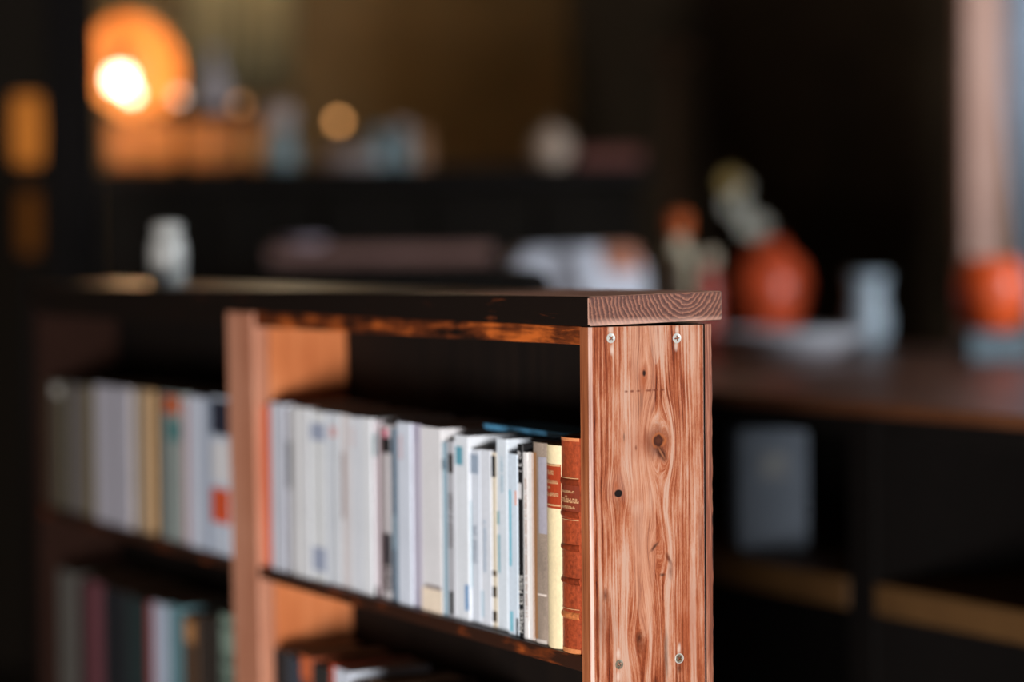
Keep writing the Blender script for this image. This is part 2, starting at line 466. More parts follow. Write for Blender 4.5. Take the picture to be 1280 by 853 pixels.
def panel_end():
    c = 0.0032                                            # chamfered, rubbed front arris
    poly = [(0.0, Y_IN), (0.0, c * 0.55), (c, 0.0), (XB - 0.0008, 0.0), (XB, 0.0008), (XB, Y_IN)]
    n = len(poly); z0, z1 = 0.0, Z_BT - 0.0008
    v = [(x, y, z0) for x, y in poly] + [(x, y, z1) for x, y in poly]
    f = [tuple(range(n)), tuple(range(n, 2 * n))]
    idx = [0, 0]
    for i in range(n):
        j = (i + 1) % n
        f.append((i, j, n + j, n + i))
        idx.append({0: 1, 1: 2, 2: 0, 3: 2}.get(i, 1))
    o = obj('end_panel', v, f, [M_PANEL, M_EDGE, M_WORN], bc, idx)
    # worn strip next to the arris and the dark line that follows it
    return o
panel_end()

def back_edge():
    """back panel: long dark sheet, its sawn end strip visible beside the end panel"""
    y0, y1 = 0.0012, Y_FAR + 0.03
    v, f = boxv(XB1, XB2, y0, y1, 0.02, Z_BT - 0.0004)
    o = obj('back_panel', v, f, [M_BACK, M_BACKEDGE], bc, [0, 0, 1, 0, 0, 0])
    # uneven, splintered right arris
    bm = bmesh.new(); bm.from_mesh(o.data)
    ed = [e for e in bm.edges if all(abs(q.co.y - y0) < 1e-6 and q.co.x > (XB1 + XB2) / 2 for q in e.verts)]
    bmesh.ops.subdivide_edges(bm, edges=ed, cuts=180)
    for q in bm.verts:
        if abs(q.co.y - y0) < 1e-6 and q.co.x > (XB1 + XB2) / 2:
            q.co.x += random.uniform(-0.0008, 0.0003)
    bm.to_mesh(o.data); bm.free()
back_edge()
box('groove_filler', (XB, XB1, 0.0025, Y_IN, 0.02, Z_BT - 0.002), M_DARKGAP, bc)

box('front_rail', (0.0005, 0.019, Y_IN, Y_ST0 + 0.001, Z_RAIL, Z_BT), M_RAIL, bc, 0.0012, 2)
box('front_rail', (0.0005, 0.019, Y_ST1, Y_FAR, Z_RAIL, Z_BT), M_BOARD, bc, 0.0012, 2)
XI = XB1 - 0.001
for zs in (Z_S1, Z_S2, Z_S2 - 0.345):
    for (a, b) in ((Y_IN, Y_ST0 + 0.014), (Y_ST1 - 0.004, Y_FAR)):
        box('shelf', (0.0008, XI, a, b, zs - T_S, zs), M_SHELF, bc, 0.001, 2)
def sheared(name, b, mat, k, zref, parent):
    o = box(name, b, mat, parent, 0.0015, 2)
    for q in o.data.vertices: q.co.y += (q.co.z - zref) * k
    return o
LEAN, ZREF = 0.028, zf(305, 580)
sheared('divider_stile', (-0.0005, 0.018, Y_ST0, Y_ST1, 0.03, Z_BT - 0.0005), M_STILE, LEAN, ZREF, bc)
sheared('divider', (0.0215, XI, Y_ST0 + 0.006, Y_ST0 + 0.03, 0.03, Z_BT - 0.0005), M_SIDE, LEAN, ZREF, bc)
box('end_panel', (0.0, XB, Y_FAR, Y_FAR + 0.024, 0.0, Z_BT - 0.0005), plain('dark_far_panel', srgb(40, 22, 15), .85, .12), bc, 0.001)
box('plinth', (0.012, 0.03, Y_IN, Y_FAR, 0.0, 0.07), M_SHELF, bc)

def screw(px, py, rot, mat, d=0.0068, tilt=0.0):
    """cross recessed screw head set in the end panel"""
    x, z = on_end(px, py)
    N = 17; v, f = [], []
    ids = {}
    R0 = d / 2
    def vert(i, j):
        if (i, j) not in ids:
            u, w = (i / N * 2 - 1) * R0, (j / N * 2 - 1) * R0
            r = math.hypot(u, w)
            a = math.atan2(w, u)
            # squash the square grid on to a disc
            m = max(abs(u), abs(w))
            if r > 1e-9: u, w = u * m / r, w * m / r
            r = math.hypot(u, w) / R0
            dome = 0.0009 * (1 - r * r * 0.8)
            cu, cw = abs((i + .0) / N * 2 - 1), abs((j + .0) / N * 2 - 1)
            slot = (cu < 0.17 and cw < 0.56) or (cw < 0.17 and cu < 0.56)
            h = -(dome - (0.0016 * (1 - 0.4 * max(cu, cw)) if slot else 0.0))
            ids[(i, j)] = len(v)
            c, s_ = math.cos(rot), math.sin(rot)
            v.append((x + u * c - w * s_, h, z + u * s_ + w * c))
        return ids[(i, j)]
    mi = []
    for i in range(N):
        for j in range(N):
            f.append((vert(i, j), vert(i + 1, j), vert(i + 1, j + 1), vert(i, j + 1)))
            cu, cw = abs((i + .5) / N * 2 - 1), abs((j + .5) / N * 2 - 1)
            mi.append(1 if ((cu < 0.14 and cw < 0.5) or (cw < 0.14 and cu < 0.5)) else 0)
    o = obj('screw', v, f, [mat, M_DARKGAP], bc, mi)
    return o
screw(763.5, 423, 0.75, M_STEEL, 0.0090)
screw(846, 423, 0.15, M_STEEL, 0.0092)
screw(774, 831, 0.5, M_STEEL_OLD, 0.0086)
screw(849, 823.5, 0.9, M_STEEL_OLD, 0.0090)
# bright rim of the lower right screw
sx_, sz_ = on_end(849, 823.5)
rim = lathe('screw_rim', [(0.0038, 0.0), (0.0040, 0.0006), (0.0046, 0.0006), (0.0048, 0.0)], M_STEEL, bc, 24)
for q in rim.data.vertices: q.co = (sx_ + q.co.x, -q.co.z, sz_ + q.co.y)

# ------------------------------------------------------------------ books
M_GILT = plain('gilt_lettering', srgb(206, 160, 116), 0.4, 0.5, 0.1)
def cover_mat(name, c, leather=False, linen=False):
    if name in _plain: return _plain[name]
    g = G(name, 0.5 if leather else 0.6, 0.4)
    t = g.tc()
    n = g.noise(t, 260 if not linen else 700, 4, 0.7)
    n2 = g.noise(g.scale(t, (1, 1, 0.25)), 70, 3)
    f = g.M('ADD', g.M('MULTIPLY', n, 0.6), g.M('MULTIPLY', n2, 0.4))
    va = 0.45 if leather else (0.35 if linen else 0.10)
    g.col(g.ramp(f, [(0.36, tuple(v * (1 - va) for v in c)), (0.64, tuple(min(1, v * (1 + va)) for v in c))]))
    if leather or linen: g.bump(n, 0.4, 0.0008)
    _plain[name] = g.m
    return g.m
def C(c, tagname=None, **k):
    return cover_mat('cover_%d_%d_%d%s' % (*c, tagname or ''), srgb(*c), **k)

def patch(t, sx, y0, y1, z0, z1, off, n=6):
    """thin skin following the spine between fractions y0..y1 and heights z0..z1"""
    v, f = [], []
    for i in range(n + 1):
        fy = y0 + (y1 - y0) * i / n
        xx = sx(fy) - off
        v += [(xx, (0.5 - fy) * t, z0), (xx, (0.5 - fy) * t, z1)]
    for i in range(n): f.append((2 * i, 2 * i + 2, 2 * i + 3, 2 * i + 1))
    return v, f
def make_book(loc, rz, t, h, D, color, label, group, hard=False, bulge=0.0, prints=(), setback=0.0, leather=False, linen=False, lean=0.0, cat='book'):
    """one book standing on its tail: cover (spine and two boards), page block, printing on the spine.
    local X runs from the spine into the shelf, Y across the spine, Z up"""
    root = thing('book', label, cat, loc, rz, group)
    if lean: root.rotation_euler = (lean, 0, rz)
    c = min(0.0025 if hard else 0.0007, t * 0.2)
    m = C(color, leather=leather, linen=linen) if not (leather or linen) else C(color, '_l' if leather else '_n', leather=leather, linen=linen)
    sx = lambda fy: -bulge * (1 - (2 * fy - 1) ** 2)
    ns = 8
    ed = 0.0012 if not bulge else 0.0
    outer = [(D, -t / 2), (ed, -t / 2)] + [(sx(i / ns), (i / ns - 0.5) * (t - 2 * ed * 0.6)) for i in range(ns + 1)] + [(ed, t / 2), (D, t / 2)]
    inner = [(D, -t / 2 + c), (c + ed, -t / 2 + c)] + [(c + sx(i / ns) * 0.5, (i / ns - 0.5) * (t - 2 * c)) for i in range(ns + 1)] + [(c + ed, t / 2 - c), (D, t / 2 - c)]
    n = len(outer)
    v = [(x, y, 0) for x, y in outer] + [(x, y, h) for x, y in outer] + [(x, y, 0) for x, y in inner] + [(x, y, h) for x, y in inner]
    f = []
    for i in range(n - 1):
        j = i + 1
        f += [(i, j, n + j, n + i), (2 * n + i, 3 * n + i, 3 * n + j, 2 * n + j), (n + i, n + j, 3 * n + j, 3 * n + i), (i, 2 * n + i, 2 * n + j, j)]
    f += [(0, n, 3 * n, 2 * n), (n - 1, 3 * n - 1, 4 * n - 1, 2 * n - 1)]
    obj('cover', v, f, m, root)
    ins = 0.003 if hard else 0.0006
    box('page_block', (c + ed + 0.001, D - ins, -t / 2 + c * 1.02, t / 2 - c * 1.02, ins, h - ins), M_PAGES, root)
    # printing: ('block', y0, y1, z0, z1, colour) fractions | ('type', y0, y1, z0, z1, colour) vertical row of letter strokes | ('band', z, col)
    for p in prints:
        k = p[0]
        if k == 'block':
            vv, ff = patch(t, sx, p[1], p[2], p[3] * h, p[4] * h, 0.0003)
            obj('printed_field', vv, ff, C(p[5]), root)
        elif k == 'type':                              # lettering running up the spine
            vv, ff = [], []
            z = p[3] * h; st = (p[2] - p[1]) * t * 0.30
            while z < p[4] * h:
                w = random.choice((0.25, 0.35, 0.5, 0.6)) * st * 2.6
                if random.random() < 0.84:
                    for (a, b, q0, q1) in ((0, 1, 0, 0.3), (0, 0.25, 0, 1), (0.7, 1, 0, 1) if random.random() < .6 else (0.4, .65, 0, 1)):
                        pv, pf = patch(t, sx, p[1] + (p[2] - p[1]) * a, p[1] + (p[2] - p[1]) * b, z + w * q0, z + w * q1 * 0.8, 0.0005, 1)
                        o_ = len(vv); vv += pv; ff += [tuple(i + o_ for i in u) for u in pf]
                z += w * 1.15
            if vv: obj('lettering', vv, ff, C(p[5]), root)['kind'] = 'stuff'
        elif k == 'line':                              # a horizontal row of small gilt letters
            vv, ff = [], []
            y = p[1]; hh = p[4]
            while y < p[2]:
                w = random.uniform(0.045, 0.075)
                for (a, b, q0, q1) in ((0, .3, 0, 1), (0, 1, random.choice((0, .4, .75)), 0), (.68, 1, 0, random.choice((.6, 1)))):
                    if q1 == 0: q1 = q0 + .25
                    pv, pf = patch(t, sx, y + w * a, y + w * b, p[3] * h + hh * q0, p[3] * h + hh * q1, 0.0007, 1)
                    o_ = len(vv); vv += pv; ff += [tuple(i + o_ for i in u) for u in pf]
                y += w * 1.3
            obj('lettering', vv, ff, M_GILT, root)['kind'] = 'stuff'
        elif k == 'rule':
            vv, ff = patch(t, sx, 0.02, 0.98, p[1] * h, p[1] * h + p[2], 0.0006, 8)
            obj('gilt_rule', vv, ff, p[3] if len(p) > 3 else M_GILT, root)
        elif k == 'band':                              # raised band of a leather spine
            vv, ff = [], []
            prof = [(-0.0034, 0.0), (-0.0026, 0.0011), (-0.0009, 0.0019), (0.0009, 0.0019), (0.0026, 0.0011), (0.0034, 0.0)]
            nn = 10
            for i in range(nn + 1):
                fy = 0.01 + 0.98 * i / nn
                for (dz, off) in prof: vv.append((sx(fy) - off + 0.0002, (fy - 0.5) * t, p[1] * h + dz))
            L = len(prof)
            for i in range(nn):
                for j in range(L - 1): ff.append((i * L + j, (i + 1) * L + j, (i + 1) * L + j + 1, i * L + j + 1))
            obj('raised_band', vv, ff, p[2], root, None, True)
    return root

TOPS = []
def shelf_book(x0, x1, ytop, zs, color, label, group, depth=0.0, **k):
    """stand a book on a bookcase shelf so that its spine covers x0..x1 (left..right) with its head at ytop in the photograph"""
    xm = (x0 + x1) / 2
    ya = on_front(x1, ytop + 60, depth)[0]; yb = on_front(x0, ytop + 60, depth)[0]
    top = on_front(xm, ytop, depth)[1]
    t = max(0.003, (yb - ya) - 0.0006); h = top - zs
    w = ROOT_M @ Vector((depth, (ya + yb) / 2, zs + 0.0003))
    TOPS.append((ya, yb, top))
    return make_book(w, TH, t, h, k.pop('D', 0.1), color, label, group, **k)

WHITE, COOL, MAUVE, GREYB = (224, 226, 228), (206, 216, 226), (172, 168, 186), (150, 156, 170)
TEAL, BLACK, CREAMY, LINEN = (120, 158, 170), (20, 20, 22), (226, 216, 196), (150, 134, 120)
UP = 'books on the upper right shelf'
M_BAND = cover_mat('leather_band', srgb(120, 46, 20), leather=True)
M_BANDW = cover_mat('worn_leather_band', srgb(190, 110, 60), leather=True)
# -- right hand bay, upper shelf, from the end panel leftwards
shelf_book(702, 725, 547.5, Z_S1, (150, 64, 34), 'tan brown leather book with five raised bands beside the end panel', UP, depth=0.006, hard=True, bulge=0.004, leather=True, D=0.108,
    prints=[('band', .175, M_BANDW), ('band', .335, M_BAND), ('band', .49, M_BAND), ('band', .645, M_BAND), ('band', .795, M_BAND),
            ('block', 0.0, 1.0, .66, .78, (120, 48, 26)), ('line', .14, .78, .745, .0022), ('line', .40, .52, .727, .0012), ('line', .2, .92, .700, .0042), ('line', .16, .8, .672, .0026),
            ('block', 0, 1, .985, 1.0, (206, 128, 80)), ('block', 0, 1, .0, .022, (200, 124, 74)), ('rule', .205, .0006), ('rule', .812, .0007), ('rule', .618, .0006)])
shelf_book(684, 702, 557, Z_S1, (232, 214, 172), 'cream book with a red brown title label, next to leather book', UP, depth=0.006, hard=True, bulge=0.003, D=0.104,
    prints=[('block', 0.0, 1.0, .69, .908, (160, 58, 26)), ('rule', .898, .0016), ('rule', .702, .0016), ('line', .2, .62, .855, .0042), ('line', .05, .9, .812, .0034), ('line', .2, .45, .785, .0022), ('line', .05, .9, .75, .0036)])
shelf_book(667, 684, 554, Z_S1, LINEN, 'worn grey brown cloth book left of the cream book', UP, depth=0.007, hard=True, bulge=0.0015, linen=True, D=0.108,
    prints=[('block', 0.0, .34, .02, .95, (168, 122, 82)), ('block', .5, 1.0, .55, .93, (160, 156, 166)), ('block', .2, .95, .0, .022, (196, 186, 178)), ('block', .35, .95, .24, .25, (220, 206, 196))])
shelf_book(660, 667, 566, Z_S1, (230, 226, 222), 'slim white paperback with faint brown dots beside grey cloth book', UP, depth=0.007,
    prints=[('block', .8, 1.0, .0, 1.0, (206, 168, 146)), ('block', .0, .25, .1, .95, (240, 238, 236))])
shelf_book(653.5, 660, 566, Z_S1, (226, 224, 222), 'slim white booklet with a tiny dotted title next to thin black book', UP, depth=0.007,
    prints=[('type', .45, .85, .12, .86, (178, 140, 116))])
shelf_book(647, 653.5, 556, Z_S1, BLACK, 'thin black paperback with white lettering running up its spine', UP, depth=0.006,
    prints=[('type', .1, .9, .03, .34, (214, 214, 210)), ('type', .15, .85, .86, .965, (220, 220, 220)), ('block', .1, .8, .72, .80, (214, 214, 216))])
shelf_book(634, 647, 568, Z_S1, (206, 220, 232), 'pale blue paperback with a turquoise stripe beside thin black book', UP, depth=0.008,
    prints=[('block', .2, .4, .38, .8, (104, 190, 210)), ('block', .2, .5, .02, .13, (120, 190, 208)), ('block', .75, .95, .72, .8, (226, 172, 156)), ('block', .8, 1.0, .0, .1, (40, 38, 40))])
shelf_book(620.5, 634, 549, Z_S1, (212, 222, 230), 'tall pale blue grey book standing above its neighbours', UP, depth=0.012,
    prints=[('block', .1, .3, .3, .5, (120, 170, 184)), ('type', .45, .65, .72, .9, (150, 190, 206)), ('block', .05, .25, .55, .62, (96, 160, 170))])
shelf_book(614, 620.5, 566, Z_S1, (206, 196, 176), 'narrow beige booklet with black ends left of tall blue book', UP, depth=0.012,
    prints=[('block', 0, 1, .86, .98, (30, 26, 24)), ('block', 0, 1, .04, .1, (60, 50, 40)), ('block', 0, 1, .18, .24, (70, 60, 48)), ('block', 0, 1, .30, .33, (90, 76, 60))])
shelf_book(600, 614, 563, Z_S1, (216, 222, 230), 'white paperback with pale blue flecks beside narrow beige booklet', UP, depth=0.011,
    prints=[('type', .3, .55, .3, .6, (150, 178, 200)), ('block', .05, .3, .05, .2, (176, 200, 214))])
shelf_book(586, 600, 562, Z_S1, (210, 218, 228), 'white paperback with grey blue head mark, second left of beige booklet', UP, depth=0.012,
    prints=[('block', .1, .9, .86, .97, (150, 166, 184)), ('type', .4, .7, .35, .55, (110, 130, 150)), ('block', .0, .25, .2, .7, (150, 190, 204))])
shelf_book(568, 586, 545, Z_S1, (220, 226, 232), 'white hardback with a teal square high on its spine', UP, depth=0.010,
    prints=[('block', .1, .6, .84, .94, (96, 160, 178)), ('block', .7, .95, .06, .2, (92, 142, 190))])
shelf_book(558, 568, 552, Z_S1, (176, 178, 184), 'grey paperback with black print, right of the teal grey book', UP, depth=0.009,
    prints=[('block', .25, .9, .82, .93, (50, 44, 42)), ('block', .3, .8, .02, .15, (34, 36, 34)), ('type', .3, .8, .4, .7, (90, 84, 86))])
shelf_book(552, 558, 553, Z_S1, (128, 160, 176), 'narrow teal grey paperback right of the cream footed book', UP, depth=0.009, prints=[('block', 0, 1, .84, .9, (50, 96, 116))])
shelf_book(526, 552, 535, Z_S1, (220, 220, 222), 'wide white book with a cream foot and grey mark', UP, depth=0.008,
    prints=[('block', 0, 1, .0, .13, (236, 220, 198)), ('block', .15, .95, .13, .15, (140, 128, 126))])
shelf_book(514, 526, 531, Z_S1, MAUVE, 'mauve grey paperback left of the wide cream footed book', UP, depth=0.010, prints=[('block', .4, .7, .1, .9, (190, 186, 200))])
shelf_book(496, 514, 529, Z_S1, (210, 218, 230), 'cool white book between the mauve book and a dark blue one', UP, depth=0.008, prints=[('type', .2, .4, .8, .92, (214, 160, 160))])
shelf_book(489, 496, 536, Z_S1, (62, 92, 112), 'narrow dark blue paperback left of a cool white book', UP, depth=0.010, prints=[('block', .2, .8, .3, .5, (120, 150, 166))])
shelf_book(478, 489, 532, Z_S1, (196, 192, 194), 'white booklet with black and pink head, beside narrow dark blue book', UP, depth=0.010,
    prints=[('block', 0, 1, .84, .93, (24, 22, 24)), ('block', .1, .7, .93, .98, (222, 130, 150)), ('block', 0, 1, .05, .38, (60, 56, 60)), ('type', .2, .8, .06, .2, (210, 200, 200))])
shelf_book(472, 478, 533, Z_S1, (110, 90, 90), 'very thin brown booklet left of the black and pink headed one', UP, depth=0.012)
shelf_book(465, 472, 527, Z_S1, (196, 186, 192), 'narrow pinkish grey paperback with a teal head', UP, depth=0.010, prints=[('block', 0, 1, .8, .93, (80, 118, 124)), ('block', 0, 1, 0, .06, (50, 40, 38))])
shelf_book(449, 465, 523, Z_S1, (226, 230, 234), 'plain white book right of a twin white book near divider', UP, depth=0.008, prints=[('block', .0, .12, 0, 1, (190, 198, 210))])
shelf_book(436, 449, 522, Z_S1, (220, 224, 230), 'plain white book beside the brown striped paperback', UP, depth=0.009, prints=[('type', .3, .6, .84, .93, (214, 176, 172))])
shelf_book(426, 436, 519, Z_S1, (206, 200, 200), 'white paperback with a long brown stripe down its spine', UP, depth=0.010, prints=[('block', .1, .5, .4, .78, (140, 112, 104))])
shelf_book(408, 426, 517, Z_S1, (214, 220, 226), 'white book with faint reddish title at its head', UP, depth=0.009, prints=[('block', .25, .75, .86, .92, (216, 176, 176)), ('block', .0, .18, 0, 1, (186, 194, 208))])
shelf_book(387, 408, 515, Z_S1, (224, 228, 230), 'white book with blue grey labels at head and foot', UP, depth=0.008,
    prints=[('block', .05, .95, .83, .93, (158, 168, 190)), ('block', .1, .95, .06, .2, (160, 170, 192))])
shelf_book(366, 387, 510, Z_S1, (228, 230, 232), 'broad plain white book, third from the divider', UP, depth=0.007, prints=[('block', .85, 1, 0, 1, (200, 206, 214))])
shelf_book(357, 366, 511, Z_S1, (150, 148, 150), 'grey paperback with a black panel, second from the divider', UP, depth=0.009, prints=[('block', .1, .9, .52, .8, (44, 38, 34))])
shelf_book(338, 357, 505, Z_S1, (208, 214, 224), 'cool white book, first white one beside the divider', UP, depth=0.007, prints=[('block', .8, 1, 0, 1, (180, 180, 196))])
shelf_book(329.5, 338, 507, Z_S1, (208, 82, 36), 'thin bright orange book squeezed against the divider', UP, depth=0.010)
# flat blue book laid on top of the row, its edge showing behind the tall spines
fy0, fy1 = on_front(694, 552, 0.03)[0], on_front(592, 545, 0.03)[0]
fz = max(tp for (ya, yb, tp) in TOPS if yb > fy0 and ya < fy1) + 0.0012
fb = make_book(ROOT_M @ Vector((0.042, fy0, fz + 0.0030)), TH, 0.006, fy1 - fy0, 0.056, (70, 132, 168), 'blue book lying flat across the tops of the row', UP)
fb.rotation_euler = (R(-90), 0, TH)

# -- left hand bay, upper shelf
UL = 'books on the upper left shelf'
def lb(x0, x1, yt, col, label, **k): return shelf_book(x0, x1, yt, Z_S1, col, label, UL, **k)
lb(264, 287, 497, (198, 208, 222), 'white paperback with an orange red panel left of the divider', depth=0.006,
   prints=[('block', 0, 1, .76, .98, (40, 42, 56)), ('block', 0, 1, .2, .42, (216, 88, 48)), ('block', 0, 1, .46, .72, (224, 224, 226))])
lb(235, 264, 497, (206, 214, 228), 'broad pale blue white book left of the orange panelled paperback', depth=0.006, prints=[('block', .75, 1, 0, 1, (150, 164, 184))])
lb(227, 235, 500, (180, 132, 136), 'thin dusty pink booklet on the left shelf', depth=0.010)
lb(203, 227, 492, (146, 156, 152), 'grey green book with orange head and teal label', depth=0.007,
   prints=[('block', .1, .95, .86, .98, (196, 98, 54)), ('block', .3, 1, .68, .82, (70, 128, 128))])
lb(192, 203, 490, (22, 22, 26), 'black book leaning dark between cream and grey green spines', depth=0.012)
lb(178, 192, 489, (200, 160, 112), 'tan yellow book left of the black one', depth=0.008, prints=[('block', 0, .4, 0, 1, (214, 190, 160))])
lb(163, 178, 488, (190, 172, 146), 'beige book right of the broad grey white volume', depth=0.009, prints=[('block', .6, 1, 0, 1, (120, 104, 90))])
lb(118, 163, 484, (186, 184, 194), 'broad grey white volume, widest on the left shelf', depth=0.006, prints=[('block', .62, .68, 0, 1, (140, 140, 150))])
lb(106, 118, 484, (112, 98, 56), 'olive yellow book left of the broad grey white volume', depth=0.010)
lb(88, 106, 482, (118, 112, 110), 'dull grey book among olive spines at far left', depth=0.010)
lb(78, 88, 482, (66, 64, 50), 'dark olive book near the far end of shelf', depth=0.012, prints=[('block', 0, .3, 0, 1, (150, 130, 80))])
lb(66, 78, 479, (86, 80, 70), 'faded brown grey book with pale round sticker at its head', depth=0.010, prints=[('block', .1, .95, .9, .98, (206, 206, 200))])
lb(56, 66, 478, (74, 58, 40), 'last dark brown book at the far left end', depth=0.010)
# -- left hand bay, lower shelf
LL = 'books on the lower left shelf'
def cb(x0, x1, yt, col, label, **k): return shelf_book(x0, x1, yt, Z_S2, col, label, LL, **k)
cb(276, 296, 770, (126, 146, 132), 'grey green patterned book at lower left beside divider', depth=0.008, prints=[('type', .1, .9, .55, .97, (60, 80, 70)), ('block', .3, .8, .3, .4, (170, 60, 50))])
cb(262, 276, 772, (44, 38, 32), 'dark brown book next to the grey green patterned one', depth=0.010)
cb(246, 262, 771, (50, 40, 34), 'blackish brown book, third from divider on lower left shelf', depth=0.011)
cb(228, 246, 770, (78, 54, 34), 'brown book with tan head label on lower left shelf', depth=0.009, prints=[('block', .2, .9, .86, .97, (184, 130, 78))])
cb(210, 228, 758, (96, 136, 144), 'teal blue book on lower left shelf', depth=0.008)
cb(192, 210, 756, (186, 196, 214), 'blue white book on lower left shelf beside teal one', depth=0.007)
cb(184, 192, 754, (150, 62, 60), 'thin red book on lower left shelf', depth=0.009)
cb(160, 184, 750, (40, 54, 54), 'dark teal book on lower left shelf left of thin red one', depth=0.010)
cb(128, 160, 738, (34, 36, 40), 'thick black book on lower left shelf', depth=0.010)
cb(112, 128, 729, (122, 70, 78), 'dusky maroon pink book on lower left shelf', depth=0.010)
cb(97, 112, 726, (60, 34, 36), 'dark maroon book on lower left shelf', depth=0.011)
cb(74, 97, 716, (100, 98, 92), 'dim grey book at far end of lower left shelf', depth=0.010)
# -- right hand bay, lower shelf
LR = 'books on the lower right shelf'
zD = on_front(345, 815)[1]
def rb(x0, x1, dz, col, label, **k):
    ya = on_front(x1, 840, 0.008)[0]; yb = on_front(x0, 840, 0.008)[0]
    w = ROOT_M @ Vector((0.008, (ya + yb) / 2, Z_S2 + 0.0003))
    return make_book(w, TH, yb - ya - 0.0006, zD + dz - Z_S2, 0.1, col, label, LR, **k)
rb(343, 360, 0.000, (44, 40, 40), 'dark grey book at left end of lower right shelf')
rb(360, 376, -0.004, (60, 66, 76), 'slate book second from left on lower right shelf')
rb(376, 390, 0.003, (150, 74, 44), 'rust book with orange head on lower right shelf', prints=[('block', 0, 1, .9, 1, (206, 104, 60))])
rb(390, 412, -0.002, (48, 46, 44), 'charcoal book right of the rust one on lower shelf')
rb(412, 418, 0.004, (186, 70, 40), 'thin orange red book on lower right shelf')
rb(418, 438, 0.002, (206, 214, 226), 'bluish white book on lower right shelf')
rb(438, 462, -0.006, (90, 84, 78), 'brown grey book right of the bluish white one, lower shelf')
rb(462, 492, 0.004, (70, 50, 36), 'thick brown book in middle of lower right shelf', hard=True)
rb(492, 520, -0.003, (84, 80, 76), 'grey book right of the thick brown one, lower shelf')
rb(520, 552, 0.002, (60, 44, 34), 'dark brown hardback on lower right shelf', hard=True)
rb(552, 590, -0.012, (90, 70, 50), 'tan brown book toward end panel on lower right shelf')

# small pale jar standing on the bookcase top
M_JAR = plain('pale_glazed_jar', srgb(158, 158, 154), 0.3, 0.5, 0.1, 20)
jy, _ = on_front(214, 348, 0.09)
jw = ROOT_M @ Vector((0.085, jy, ZT + 0.085 * 0.0215 + 0.0004))
jar = thing('jar', 'small pale grey jar standing on the dark bookcase top', 'jar', jw)
lathe('body', [(0, 0), (0.022, 0), (0.026, 0.005), (0.027, 0.05), (0.024, 0.064), (0.020, 0.070), (0.020, 0.074), (0.0, 0.074)], M_JAR, jar)
lathe('lid', [(0, 0.0742), (0.022, 0.0742), (0.022, 0.084), (0.012, 0.088), (0, 0.088)], M_JAR, jar)

# ------------------------------------------------------------------ big table behind, to the right
M_TABLE = wood('brown_table_wood', srgb(60, 34, 20), srgb(88, 52, 32), srgb(120, 76, 50), 'Y', 0.35, 0.5, coarse=14)
M_TLEG = plain('black_brown_legs', srgb(13, 9, 7), 0.8, 0.15)
M_TSHELF = wood('tan_lower_boards', srgb(74, 50, 26), srgb(92, 64, 34), srgb(108, 78, 44), 'Y', 0.6, 0.3, coarse=14)
TP = at(1280, 520, 3.0)
TBL_M = Matrix.Translation((TP.x, TP.y, 0)) @ Matrix.Rotation(TH, 4, 'Z')
TBL_I = TBL_M.inverted()
ZTB = TP.z
def on_table(px, py, z=None):
    """world point on the table top (or another level) seen at a pixel"""
    o, d = ray(px, py)
    return o + d * (((ZTB if z is None else z) - o.z) / d.z)
table = thing('work_table', 'long dark brown table with open lower shelves behind the bookcase', 'table', (TP.x, TP.y, 0), TH)
TW, TL0, TL1 = 1.25, -0.75, 2.12
box('table_top', (0, TW, TL0, TL1, ZTB - 0.018, ZTB), M_TABLE, table, 0.003, 2)
box('apron', (0.03, 0.05, TL0 + 0.05, TL1 - 0.05, ZTB - 0.05, ZTB - 0.018), M_TLEG, table)
def yt(px, py):
    o, d = ray(px, py); o = TBL_I @ o; d = TBL_I.to_3x3() @ d
    p = o + d * ((0.0 - o.x) / d.x); return p.y, p.z
yu0, yu1 = yt(1090, 700)[0], yt(1056, 700)[0]
ZLS = yt(1280, 766)[1]
for (a, b) in ((yu0, yu1), (TL0 + 0.02, TL0 + 0.10), (TL1 - 0.10, TL1 - 0.02)):
    box('upright', (0.005, TW - 0.02, a, b, 0.0, ZTB - 0.018), M_TLEG, table, 0.003)
for (a, b) in ((TL0 + 0.10, yu0), (yu1, TL1 - 0.10)):
    box('lower_shelf', (0.004, 0.5, a, b, ZLS - 0.042, ZLS), M_TSHELF, table, 0.002)
    box('back_board', (0.5, 0.515, a, b, 0.05, ZTB - 0.018), M_TLEG, table)
# grey blue box file on the lower shelf
p = on_table(968, 690, ZLS)
bf = thing('box_file', 'grey blue upright box file on the lower table shelf', 'box file', (p.x, p.y, ZLS + 0.0005), TH + R(-26))
M_GB = plain('grey_blue_card', srgb(120, 132, 146), 0.7, 0.3, 0.08, 20)
box('case', (-0.052, 0.052, -0.0, 0.10, 0.0, 0.185), M_GB, bf, 0.002)
box('spine_label', (-0.02, 0.02, -0.0012, 0.0002, 0.11, 0.15), plain('card_label', srgb(150, 156, 160), 0.7), bf)

# white curved platter
M_WH = plain('white_ceramic', srgb(214, 214, 220), 0.35, 0.5, 0.05, 10)
p = on_table(990, 447)
pl = thing('platter', 'wide shallow white dish on the brown table', 'dish', p + Vector((0, 0, 0.0005)))
lathe('bowl', [(0, 0), (0.075, 0), (0.10, 0.010), (0.150, 0.045), (0.155, 0.052), (0.150, 0.053), (0.10, 0.020), (0, 0.012)], M_WH, pl, 40)
